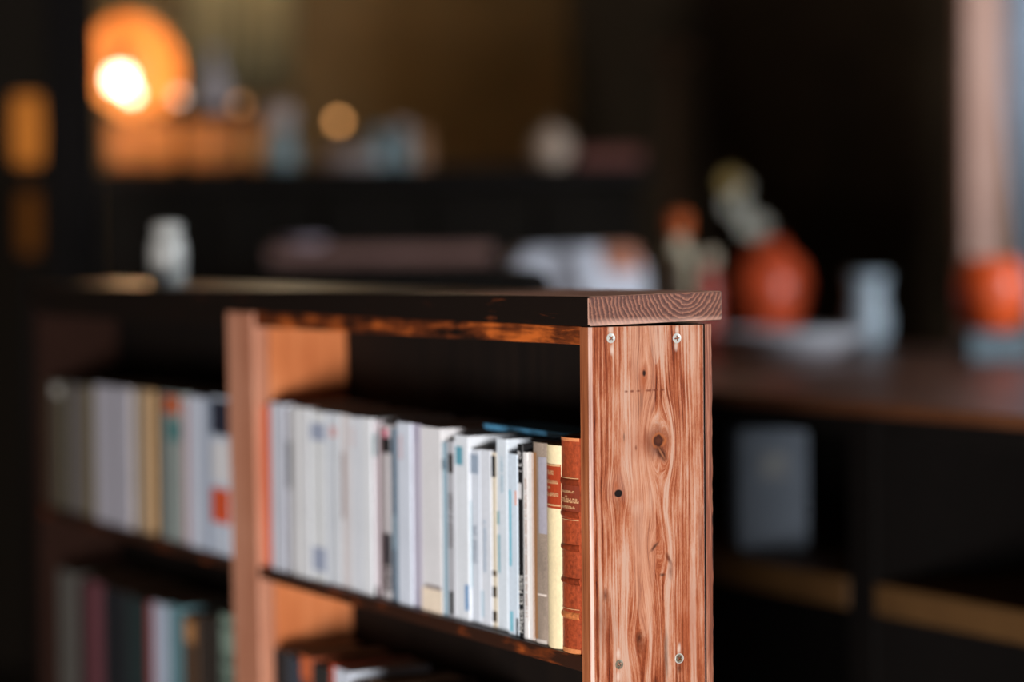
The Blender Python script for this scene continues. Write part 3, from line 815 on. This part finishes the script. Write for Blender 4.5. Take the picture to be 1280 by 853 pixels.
# white jug at its right
p = on_table(1085, 432)
jg = thing('jug', 'bluish white ceramic jug right of the white dish', 'jug', p + Vector((0, 0, 0.0005)))
M_JUG = plain('bluish_glaze', srgb(176, 190, 200), 0.3, 0.5, 0.1, 12)
lathe('body', [(0, 0), (0.034, 0), (0.044, 0.02), (0.047, 0.06), (0.036, 0.10), (0.034, 0.12), (0.045, 0.155), (0.042, 0.156), (0.031, 0.12), (0.0, 0.11)], M_JUG, jg)
tube('handle', [(0, 0.038, 0.13), (0, 0.07, 0.125), (0, 0.078, 0.09), (0, 0.066, 0.055), (0, 0.044, 0.045)], 0.006, M_JUG, jg)
# red orange vase with pale flowers
p = on_table(968, 432)
vs_ = thing('vase', 'round red orange vase with pale flowers behind the white dish', 'vase', p + Vector((0, 0.12, 0.0005)))
M_RED = plain('red_orange_glaze', srgb(206, 78, 40), 0.35, 0.5, 0.35, 14)
lathe('body', [(0, 0), (0.045, 0), (0.062, 0.02), (0.088, 0.09), (0.092, 0.13), (0.078, 0.18), (0.045, 0.21), (0.036, 0.22), (0.04, 0.232), (0.03, 0.232), (0.026, 0.21), (0.0, 0.2)], M_RED, vs_, 32)
M_STEM = plain('flower_stem', srgb(96, 110, 70), 0.7)
M_FLW = plain('pale_petals', srgb(196, 190, 176), 0.8, 0.2, 0.1, 30)
M_FLY = plain('yellowish_petals', srgb(170, 142, 84), 0.8, 0.2, 0.1, 30)
for i, (tx, tz, m, r) in enumerate(((-0.045, 0.27, M_FLW, 0.032), (-0.075, 0.315, M_FLW, 0.032), (-0.085, 0.365, M_FLY, 0.030), (-0.02, 0.265, M_FLW, 0.03), (-0.06, 0.355, M_FLW, 0.022))):
    dy = (-0.02, 0.02, 0.0, 0.03, 0.03)[i]
    tube('stem', [(-0.004 * i, 0, 0.2), (tx * .5, dy * .4, 0.235), (tx, dy, tz)], 0.0025, M_STEM, vs_, 6)
    v, f = [], []
    for k in range(9):                                    # petals round a centre
        a = 2 * math.pi * k / 9; u = Vector((math.cos(a), -0.35, math.sin(a))).normalized(); w = Vector((-math.sin(a), 0, math.cos(a)))
        c0 = Vector((tx, dy, tz)); o_ = len(v)
        v += [c0, c0 + u * r * .6 + w * r * .32, c0 + u * r, c0 + u * r * .6 - w * r * .32, c0 + u * r * .55 + Vector((0, -.006, 0))]
        f += [(o_, o_ + 1, o_ + 4), (o_ + 1, o_ + 2, o_ + 4), (o_ + 2, o_ + 3, o_ + 4), (o_ + 3, o_, o_ + 4)]
    obj('blossom', v, f, m, vs_)
# orange pot on a grey plinth at the right edge
p = on_table(1244, 452)
pn = tag(box('plinth_block', (p.x - 0.052, p.x + 0.062, p.y - 0.02, p.y + 0.09, ZTB + 0.0005, ZTB + 0.055), plain('grey_stone', srgb(104, 116, 122), 0.8, 0.3, 0.2, 30), None, 0.004, 2), 'square grey stone block under the orange pot', 'block')
pot = thing('pot', 'round glossy orange pot on grey block at right edge', 'pot', (p.x, p.y + 0.035, ZTB + 0.0555))
M_OR = plain('orange_glaze', srgb(226, 86, 34), 0.4, 0.5, 0.12, 10)
lathe('body', [(0, 0), (0.040, 0), (0.052, 0.012), (0.066, 0.05), (0.069, 0.085), (0.062, 0.118), (0.05, 0.128), (0.05, 0.136), (0.043, 0.136), (0.043, 0.12), (0, 0.11)], M_OR, pot, 36)
# dim olive bottle
p = on_table(1165, 398)
bt = thing('bottle', 'dim olive green bottle between jug and orange pot', 'bottle', p + Vector((0, 0, .0005)))
M_OL = plain('olive_glass', srgb(86, 76, 42), 0.25, 0.5, 0.2, 12)
lathe('body', [(0, 0), (0.03, 0), (0.034, 0.01), (0.034, 0.06), (0.014, 0.09), (0.012, 0.11), (0.0, 0.11)], M_OL, bt)
lathe('cap', [(0, 0.1101), (0.014, 0.1101), (0.014, 0.122), (0, 0.122)], plain('tan_cap', srgb(140, 110, 60), 0.6), bt)
# white paper bag with peach tissue
p = on_table(714, 440)
bag = thing('paper_bag', 'slumped white paper bag with peach tissue on the table', 'bag', p + Vector((0, 0, .0005)), R(22))
M_PAPER = plain('white_paper', srgb(232, 232, 242), 0.8, 0.2, 0.06, 16)
def crumple(name, w, d, h, mat, parent, n=10, amp=0.012, off=(0, 0, 0), slope=0.0, seed=1):
    rnd = random.Random(seed); v, f = [], []
    rings = 9; seg = 44
    for i in range(rings + 1):
        t = i / rings
        for k in range(seg):
            a = 2 * math.pi * k / seg
            c, s = math.cos(a), math.sin(a)
            ex = 0.45
            u = math.copysign(abs(c) ** ex, c) * w / 2; q = math.copysign(abs(s) ** ex, s) * d / 2
            tap = 1 - 0.12 * t - (0.25 * max(0, t - .85) / .15)
            j = rnd.uniform(-amp, amp) * (1 if 0 < i else 0.2)
            v.append((off[0] + u * tap + j * c, off[1] + q * tap + j * s, off[2] + h * t * (1 - slope * (u / w)) + (rnd.uniform(-amp, amp) * .5 if 0 < i else 0)))
    for i in range(rings):
        for k in range(seg):
            k2 = (k + 1) % seg
            f.append((i * seg + k, i * seg + k2, (i + 1) * seg + k2, (i + 1) * seg + k))
    f.append(tuple(range(seg - 1, -1, -1)))
    v.append((off[0], off[1], off[2] + h * 0.96)); ci = len(v) - 1
    for k in range(seg): f.append((rings * seg + k, rings * seg + (k + 1) % seg, ci))
    return obj(name, v, f, mat, parent)
crumple('bag_body', 0.35, 0.14, 0.218, M_PAPER, bag, amp=0.0035, slope=-0.02, seed=3)
crumple('tissue', 0.08, 0.06, 0.05, plain('peach_tissue', srgb(226, 160, 130), 0.8), bag, amp=0.008, off=(0.09, -0.045, 0.17), seed=5)
# little bottles beside it
for (px, py, w_, h_, c1, c2, lab) in ((848, 446, 0.027, 0.285, (196, 180, 150), (206, 96, 40), 'beige bottle with orange cap right of the white bag'),
                                     (884, 448, 0.024, 0.21, (168, 60, 40), (196, 176, 150), 'small red jar with pale lid beside the beige bottle')):
    p = on_table(px, py)
    b = thing('bottle' if h_ > .25 else 'jar', lab, 'bottle' if h_ > .25 else 'jar', p + Vector((0, 0, .0005)))
    lathe('body', [(0, 0), (w_, 0), (w_ * 1.06, .006), (w_ * 1.06, h_ * .68), (w_ * .6, h_ * .8), (w_ * .6, h_ * .84), (0, h_ * .84)], plain('glaze_%d' % px, srgb(*c1), 0.4, 0.5, 0.15, 15), b)
    lathe('cap', [(0, h_ * .841), (w_ * .85, h_ * .841), (w_ * .85, h_), (0, h_)], plain('cap_%d' % px, srgb(*c2), 0.5), b)

# ------------------------------------------------------------------ bench back and console behind the bookcase
M_BLACKW = plain('black_leather', srgb(22, 17, 13), 0.8, 0.15, 0.2, 25)
a = at(302, 339, 3.62); b = at(690, 341, 3.62)
bn = thing('bench', 'black upholstered bench seen from behind the bookcase', 'bench', (a.x, 3.62, 0))
L = b.x - a.x
box('backrest', (0, L, 0, 0.09, 0.45, a.z), M_BLACKW, bn, 0.03, 3)
box('seat', (0, L, 0.09, 0.42, 0.38, 0.48), M_BLACKW, bn, 0.02, 2)
for (x, y) in ((0.04, 0.02), (L - 0.09, 0.02), (0.04, 0.34), (L - 0.09, 0.34)):
    box('leg', (x, x + 0.05, y, y + 0.05, 0, 0.46 if y < .1 else 0.385), M_TLEG, bn)
M_PINKW = wood('pinkish_worn_wood', srgb(104, 74, 66), srgb(136, 100, 90), srgb(160, 122, 112), 'X', coarse=14)
a = at(335, 310, 5.1); b = at(616, 310, 5.1)
cs = thing('console_table', 'narrow console with a worn pinkish wooden top behind the bench', 'table', (a.x, 5.1, 0))
L = b.x - a.x
box('table_top', (0, L, 0, 0.28, a.z - 0.034, a.z), M_PINKW, cs, 0.003, 2)
box('shelf', (0.03, L - 0.03, 0.02, 0.26, 0.25, 0.27), M_TLEG, cs)
for x in (0.01, L - 0.06):
    for y in (0.015, 0.215): box('leg', (x, x + 0.05, y, y + 0.05, 0, a.z - 0.034), M_TLEG, cs)
dsh = thing('saucer', 'small mauve white saucer at the left end of the console', 'dish', (a.x + 0.065, 5.18, a.z + 0.0005))
lathe('body', [(0, 0), (0.03, 0), (0.05, 0.012), (0.054, 0.016), (0.05, 0.017), (0.03, 0.006), (0, 0.005)], plain('mauve_white', srgb(200, 186, 200), 0.4), dsh)

# ------------------------------------------------------------------ bar counter with its clutter
M_CT = wood('counter_top_wood', srgb(14, 10, 8), srgb(20, 13, 9), srgb(28, 18, 12), 'X', 0.7, 0.2, coarse=12)
M_CF = plain('black_counter_front', srgb(27, 22, 17), 0.85, 0.12, 0.2, 8)
YC = 5.7
c0 = at(118, 212, YC); c1 = at(800, 212, YC)
ct = thing('bar_counter', 'high dark bar counter running across the back of room', 'counter', (c0.x, YC, 0))
L = c1.x - c0.x; ZCT = c0.z
box('counter_top', (-0.02, L + 0.02, -0.03, 0.85, ZCT - 0.04, ZCT), M_CT, ct, 0.004, 2)
box('body', (0, L, 0.03, 0.80, 0, ZCT - 0.04), M_CF, ct)
for i in range(5):
    w = L / 5
    box('front_panel', (i * w + 0.02, (i + 1) * w - 0.02, 0.012, 0.03, 0.12, ZCT - 0.08), M_CF, ct, 0.004)
def on_counter(px, dy): # x from a pixel at a distance behind the counter's front
    return at(px, 212, YC + dy).x, YC + dy, ZCT + 0.0005
# golden drawer chest lit by the lamp
M_GOLD = wood('golden_wood', srgb(150, 92, 42), srgb(190, 122, 60), srgb(214, 150, 84), 'X', 0.4, 0.5, coarse=16)
x0 = at(132, 200, YC + .10).x; x1 = at(332, 200, YC + .10).x; zt = at(200, 152, YC + .10).z
ch = thing('drawer_chest', 'low golden wooden drawer chest under the dome lamp', 'chest', ((x0 + x1) / 2, YC + .10, ZCT + 0.0005))
hw = (x1 - x0) / 2; hh = zt - ZCT
box('case', (-hw, hw, 0.012, 0.3, 0, hh), M_GOLD, ch, 0.003)
for s in (-1, 1):
    dr = box('drawer', (min(s * 0.006, s * (hw - .01)), max(s * 0.006, s * (hw - .01)), 0.0, 0.012, 0.012, hh - 0.012), M_GOLD, ch, 0.002)
    ball('knob', (s * hw / 2, -0.012, hh / 2), 0.012, plain('brass', srgb(200, 150, 70), 0.3, 0.5, 0.1, 20, 0.8), dr)
ztr = zt + 0.001
tr = thing('tray', 'black tray lying on the golden drawer chest', 'tray', ((x0 + x1) / 2 + .02, YC + .11, ztr))
box('base', (-hw + .06, hw - .01, 0, 0.26, 0, 0.012), M_BLACKW, tr, 0.003)
for y in (0.0, 0.25): box('rim', (-hw + .06, hw - .01, y, y + .01, 0.012, 0.03), M_BLACKW, tr)
def bottle_on(name, label, cat, x, y, z, r, h, mat, capm=None, group=None):
    t = thing(name, label, cat, (x, y, z), 0, group)
    lathe('body', [(0, 0), (r * .9, 0), (r, h * .04), (r, h * .55), (r * .4, h * .74), (r * .36, h * .92), (0, h * .92)], mat, t)
    lathe('cap', [(0, h * .921), (r * .45, h * .921), (r * .45, h), (0, h)], capm or mat, t)
    return t
bottle_on('bottle', 'pale lilac grey bottle standing on the black tray', 'bottle', at(268, 140, YC + .25).x, YC + .25, ztr + 0.0125, 0.036, 0.17, plain('lilac_grey', srgb(176, 166, 168), 0.4))
# dome lamp
LX, LY = at(166, 100, YC).x, YC
lamp = thing('dome_lamp', 'desk lamp with a wide orange dome open to the room', 'lamp', (LX, LY + 0.02, ZCT + 0.0005))
zc = at(166, 84, LY).z - ZCT
M_SHADE = plain('orange_enamel', srgb(236, 166, 92), 0.45, 0.4, 0.08, 10)
TC, TS = math.cos(R(38)), math.sin(R(38))            # the dome is tipped forward and down
v, f = [], []
for i in range(11):
    t = i / 10 * math.pi / 2
    for k in range(32):
        a = 2 * math.pi * k / 32
        dy_, dz_ = 0.11 * math.sin(t), 0.145 * math.cos(t) * math.sin(a)
        v.append((0.11 * math.cos(t) * math.cos(a), dy_ * TC - dz_ * TS, zc + dy_ * TS + dz_ * TC))
for i in range(10):
    for k in range(32): f.append((i * 32 + k, i * 32 + (k + 1) % 32, (i + 1) * 32 + (k + 1) % 32, (i + 1) * 32 + k))
sh = obj('shade', v, f, M_SHADE, lamp, None, True)
sm = sh.modifiers.new('thickness', 'SOLIDIFY'); sm.thickness = 0.003
tube('stem', [(0.0, 0.09, zc + .07), (0.0, 0.46, zc * .8), (0.0, 0.48, 0.02)], 0.008, M_TLEG, lamp)
lathe('foot', [(0, 0), (0.07, 0), (0.07, 0.012), (0.02, 0.02), (0, 0.02)], M_TLEG, lamp, 28, (0, 0.48, 0))
bx, bz = at(149, 101, LY).x - LX, at(149, 99, LY).z - ZCT
ball('bulb', (bx, -0.005, bz), 0.026, emis('lit_bulb', (1.0, 0.86, 0.64), 8.0), lamp)
ball('bulb', (bx + 0.026, -0.005, bz - 0.034), 0.012, bpy.data.materials['lit_bulb'], lamp)  # smaller glowing ball added as the bulb's overlapping glare
lathe('socket', [(0, 0.0), (0.016, 0), (0.016, 0.05), (0, 0.05)], M_TLEG, lamp, 16, (bx, -0.005, bz + 0.022))
pl_ = bpy.data.lights.new('bulb_light', 'POINT'); pl_.energy = 1.7; pl_.color = (1.0, 0.58, 0.26); pl_.shadow_soft_size = 0.03
po = bpy.data.objects.new('bulb_light', pl_); COL.objects.link(po); po.parent = lamp; po.location = (bx + 0.03, -0.085, bz - 0.03)
# one amber globe lamp, then two glowing globes added as highlights
def globe(px, py, dy, r, c, st, label):
    x = at(px, py, YC + dy).x; z = at(px, py, YC + dy).z
    t = thing('globe_light', label, 'lamp', (x, YC + dy, ZCT + 0.0005))
    hz = z - ZCT
    lathe('base', [(0, 0), (0.022, 0), (0.022, 0.008), (0.006, 0.014), (0.005, hz - r), (0, hz - r)], M_TLEG, t, 16)
    ball('globe', (0, 0, hz), r, emis('globe_%d' % px, c, st), t)
globe(423, 152, .25, 0.011, (1.0, 0.45, 0.15), 4.0, 'small amber globe light on thin stand by glass jars')
globe(224, 121, -.01, 0.010, (0.95, 0.72, 0.62), 2.0, 'small pinkish globe light beside the dome lamp')
globe(300, 131, .04, 0.010, (1.0, 0.45, 0.18), 1.2, 'dim orange globe light in front of the black tray')
# glassware
M_TG = plain('blue_grey_glass', srgb(132, 150, 152), 0.25, 0.5, 0.2, 18)
M_PG = plain('pinkish_grey_china', srgb(190, 174, 168), 0.4, 0.5, 0.1, 18)
x, y, z = on_counter(350, .12)
t = thing('carafe', 'blue grey carafe with white stopper at left of counter', 'carafe', (x, y, z))
lathe('body', [(0, 0), (0.04, 0), (0.046, 0.02), (0.044, 0.06), (0.03, 0.085), (0.028, 0.10), (0, 0.10)], M_TG, t)
lathe('stopper', [(0, 0.1005), (0.034, 0.1005), (0.038, 0.13), (0.03, 0.155), (0, 0.155)], M_PG, t)
x, y, z = on_counter(434, .14)
for i in range(4):
    tag(lathe('saucer', [(0, 0), (0.05, 0), (0.075, 0.008), (0.077, 0.011), (0.05, 0.006), (0, 0.005)], M_PG, None, 28, (x, y, z + i * 0.0105)),
        'pinkish white saucer on the counter, %s of the stack of four' % ('bottom', 'second from bottom', 'third from bottom', 'topmost')[i], 'saucer', 'stacked saucers')
for i, (px, r, h, m) in enumerate(((472, .028, .10, M_TG), (502, .026, .115, M_TG), (524, .026, .10, plain('amber_jar', srgb(170, 120, 84), .4)))):
    x, y, z = on_counter(px, .16 + .03 * i)
    t = thing('jar', ('short blue grey glass jar right of the saucers', 'taller blue grey glass jar in middle of the jars', 'amber brown jar at right of the glass jars')[i], 'jar', (x, y, z))
    lathe('body', [(0, 0), (r, 0), (r * 1.05, .01), (r * 1.05, h * .7), (r * .8, h * .8), (0, h * .8)], m, t)
    lathe('lid', [(0, h * .801), (r * .95, h * .801), (r * .95, h * .94), (r * .3, h), (0, h)], M_PG if i == 1 else m, t)
x, y, z = on_counter(690, .2)
t = thing('sugar_bowl', 'round cream sugar bowl alone on the right of counter', 'bowl', (x, y, z))
lathe('body', [(0, 0), (0.03, 0), (0.05, 0.025), (0.052, 0.05), (0.042, 0.07), (0, 0.07)], plain('cream_china', srgb(214, 186, 164), .4), t)
lathe('lid', [(0, 0.0705), (0.043, 0.0705), (0.03, 0.088), (0.008, 0.095), (0.01, 0.104), (0, 0.108)], plain('cream_china', (0, 0, 0)), t)
x, y, z = on_counter(760, .2)
t = thing('wooden_box', 'flat reddish brown wooden box at right end of counter', 'box', (x, y, z))
M_RB = plain('reddish_brown', srgb(120, 66, 54), .6)
box('case', (-0.08, 0.08, -0.05, 0.05, 0, 0.028), M_RB, t, 0.002); box('lid', (-0.082, 0.082, -0.052, 0.052, 0.0282, 0.042), M_RB, t, 0.002)

# ------------------------------------------------------------------ posts, lantern, cupboard, hangings
YP = 4.3
a, b = at(60, 300, YP), at(112, 300, YP)
o = struct(box('trim_1', (a.x, b.x, YP, YP + 0.09, 0, ZC), plain('black_brown_post', srgb(11, 8, 7), .9, .1), None, 0.004))
q = at(35, 210, 5.2)
ln = thing('floor_lantern', 'slim floor lantern with two amber paper shades behind the dark post', 'lamp', (q.x, 5.2, 0))
zt, zb = at(35, 120, 5.2).z, at(35, 205, 5.2).z
z2t, z2b = at(35, 240, 5.2).z, at(35, 318, 5.2).z
lathe('foot', [(0, 0), (0.13, 0), (0.13, 0.015), (0.02, 0.03), (0, 0.03)], M_TLEG, ln)
tube('pole', [(0, 0, 0.03), (0, 0, zt)], 0.009, M_TLEG, ln)
lathe('shade', [(0.028, zb), (0.033, (zb + zt) / 2), (0.028, zt)], emis('amber_paper', (0.95, 0.30, 0.045), 0.40, 0.05), ln)
lathe('shade', [(0.02, z2b), (0.024, (z2b + z2t) / 2), (0.02, z2t)], emis('dim_amber_paper', (0.95, 0.30, 0.05), 0.05, 0.03), ln)
M_CUP = plain('black_cupboard', srgb(66, 52, 36), .85, .15, .25, 5)
struct(box('wall_partition', (XL, at(104, 200, 6.9).x, 6.9, 7.0, 0, ZC), plain('black_partition', srgb(30, 24, 17), .9, .15)))  # dark partition added so that the far left stays black
a, b = at(716, 200, 7.4), at(1215, 200, 7.4)
cp = thing('cupboard', 'tall black brown cupboard filling the back right corner', 'cupboard', (a.x, 7.4, 0))
L = b.x - a.x
box('carcass', (0, L, 0.02, 0.6, 0, 2.6), M_CUP, cp)
for i in range(3):
    w = L / 3
    d = box('door', (i * w + .006, (i + 1) * w - .006, 0.0, 0.02, 0.1, 2.58), M_CUP, cp, 0.003)
    tube('handle', [((i + .86) * w, -0.03, 1.0), ((i + .86) * w, -0.03, 1.2)], 0.006, M_TLEG, d)
# slim coat stand in front of the cupboard
q = at(841, 200, 6.9)
st = thing('coat_stand', 'slim dim brown wooden coat stand before the black cupboard', 'coat stand', (q.x, 6.9, 0))
M_CSW = plain('dim_brown_wood', srgb(86, 58, 38), .6)
zt = at(841, 48, 6.9).z
tube('pole', [(0, 0, 0.02), (0, 0, zt)], 0.021, M_CSW, st)
lathe('foot', [(0, 0), (0.2, 0), (0.2, 0.02), (0.03, 0.05), (0, 0.05)], M_CSW, st)
for k in range(4):
    an = k * math.pi / 2 + .5
    tube('peg', [(0, 0, zt - .08), (0.09 * math.cos(an), 0.09 * math.sin(an), zt - .03)], 0.009, M_CSW, st)
# added pendant, unseen above the frame, to brighten the hanging and back wall
q = at(330, 0, 7.75)
pd = thing('pendant_lamp', 'cream shaded pendant lamp hanging before the back wall', 'lamp', (q.x, 7.75, ZC))
lathe('ceiling_rose', [(0, 0), (0.05, 0), (0.045, -0.02), (0, -0.025)], M_TLEG, pd, 20)
tube('cord', [(0, 0, -0.02), (0, 0, -0.2)], 0.004, M_TLEG, pd, 8)
lathe('lamp_shade', [(0.03, -0.19), (0.12, -0.33)], plain('cream_shade', srgb(220, 200, 160), .8), pd, 28)
ball('bulb', (0, 0, -0.29), 0.025, emis('pendant_bulb', (1.0, 0.75, 0.45), 4.0), pd)
pw = bpy.data.lights.new('pendant_light', 'POINT'); pw.energy = 9; pw.color = (1.0, 0.76, 0.48); pw.shadow_soft_size = 0.03
pwo = bpy.data.objects.new('pendant_light', pw); COL.objects.link(pwo); pwo.parent = pd; pwo.location = (0, 0, -0.335)
# pale wall hanging
a, b = at(232, 104, 8.74), at(366, 104, 8.74)
v, f = [], []
n = 24
for i in range(n + 1):
    xx = a.x + (b.x - a.x) * i / n; yy = 8.74 + 0.025 * math.sin(i * 1.7)
    v += [(xx, yy, a.z), (xx, yy, ZC - .25)]
for i in range(n): f.append((2 * i, 2 * i + 2, 2 * i + 3, 2 * i + 1))
wh = thing('wall_hanging', 'long pale olive cloth hanging on the brown back wall', 'wall hanging', ((a.x + b.x) / 2, 8.74, a.z))
cl = obj('cloth', [(p[0] - (a.x + b.x) / 2, p[1] - 8.74, p[2] - a.z) for p in v], f, plain('olive_linen', srgb(206, 186, 140), .9), wh, None, True)
cl.modifiers.new('thickness', 'SOLIDIFY').thickness = 0.003
tube('rod', [(-(b.x - a.x) / 2 - .04, 0, ZC - .25 - a.z), ((b.x - a.x) / 2 + .04, 0, ZC - .25 - a.z)], 0.01, M_TLEG, wh)
# pinkish window post and blue grey curtain at the right edge
a, b = at(1206, 200, 5.6), at(1256, 200, 5.6)
struct(box('trim_2', (a.x, b.x, 5.6, 5.7, 0, ZC), wood('pinkish_post', srgb(186, 138, 118), srgb(204, 158, 138), srgb(216, 174, 156), coarse=18), None, 0.006, 2))
v, f = [], []
nx, nz = 40, 16
ztop = ZC - 0.2
for j in range(nz + 1):
    z = 0.95 + (ztop - 0.95) * j / nz
    left = at(1252, 100, 5.85).x + max(0.0, (1.62 - z)) * 0.13
    for i in range(nx + 1):
        s = i / nx
        v.append((left + s * (0.62 - max(0, 1.5 - z) * .2), 5.85 + 0.03 * math.sin(s * 38 + z * .6), z))
for j in range(nz):
    for i in range(nx): f.append((j * (nx + 1) + i, j * (nx + 1) + i + 1, (j + 1) * (nx + 1) + i + 1, (j + 1) * (nx + 1) + i))
cu = thing('curtain', 'pale blue grey curtain hanging beside the pinkish post', 'curtain', (0, 0, 0))
c_ = obj('cloth', v, f, plain('blue_grey_cloth', srgb(176, 192, 210), .9, .2, .08, 12), cu, None, True)
c_.modifiers.new('thickness', 'SOLIDIFY').thickness = 0.003
tube('rod', [(v[0][0] - .05, 5.85, ztop + .012), (v[0][0] + .75, 5.85, ztop + .012)], 0.012, M_TLEG, cu)
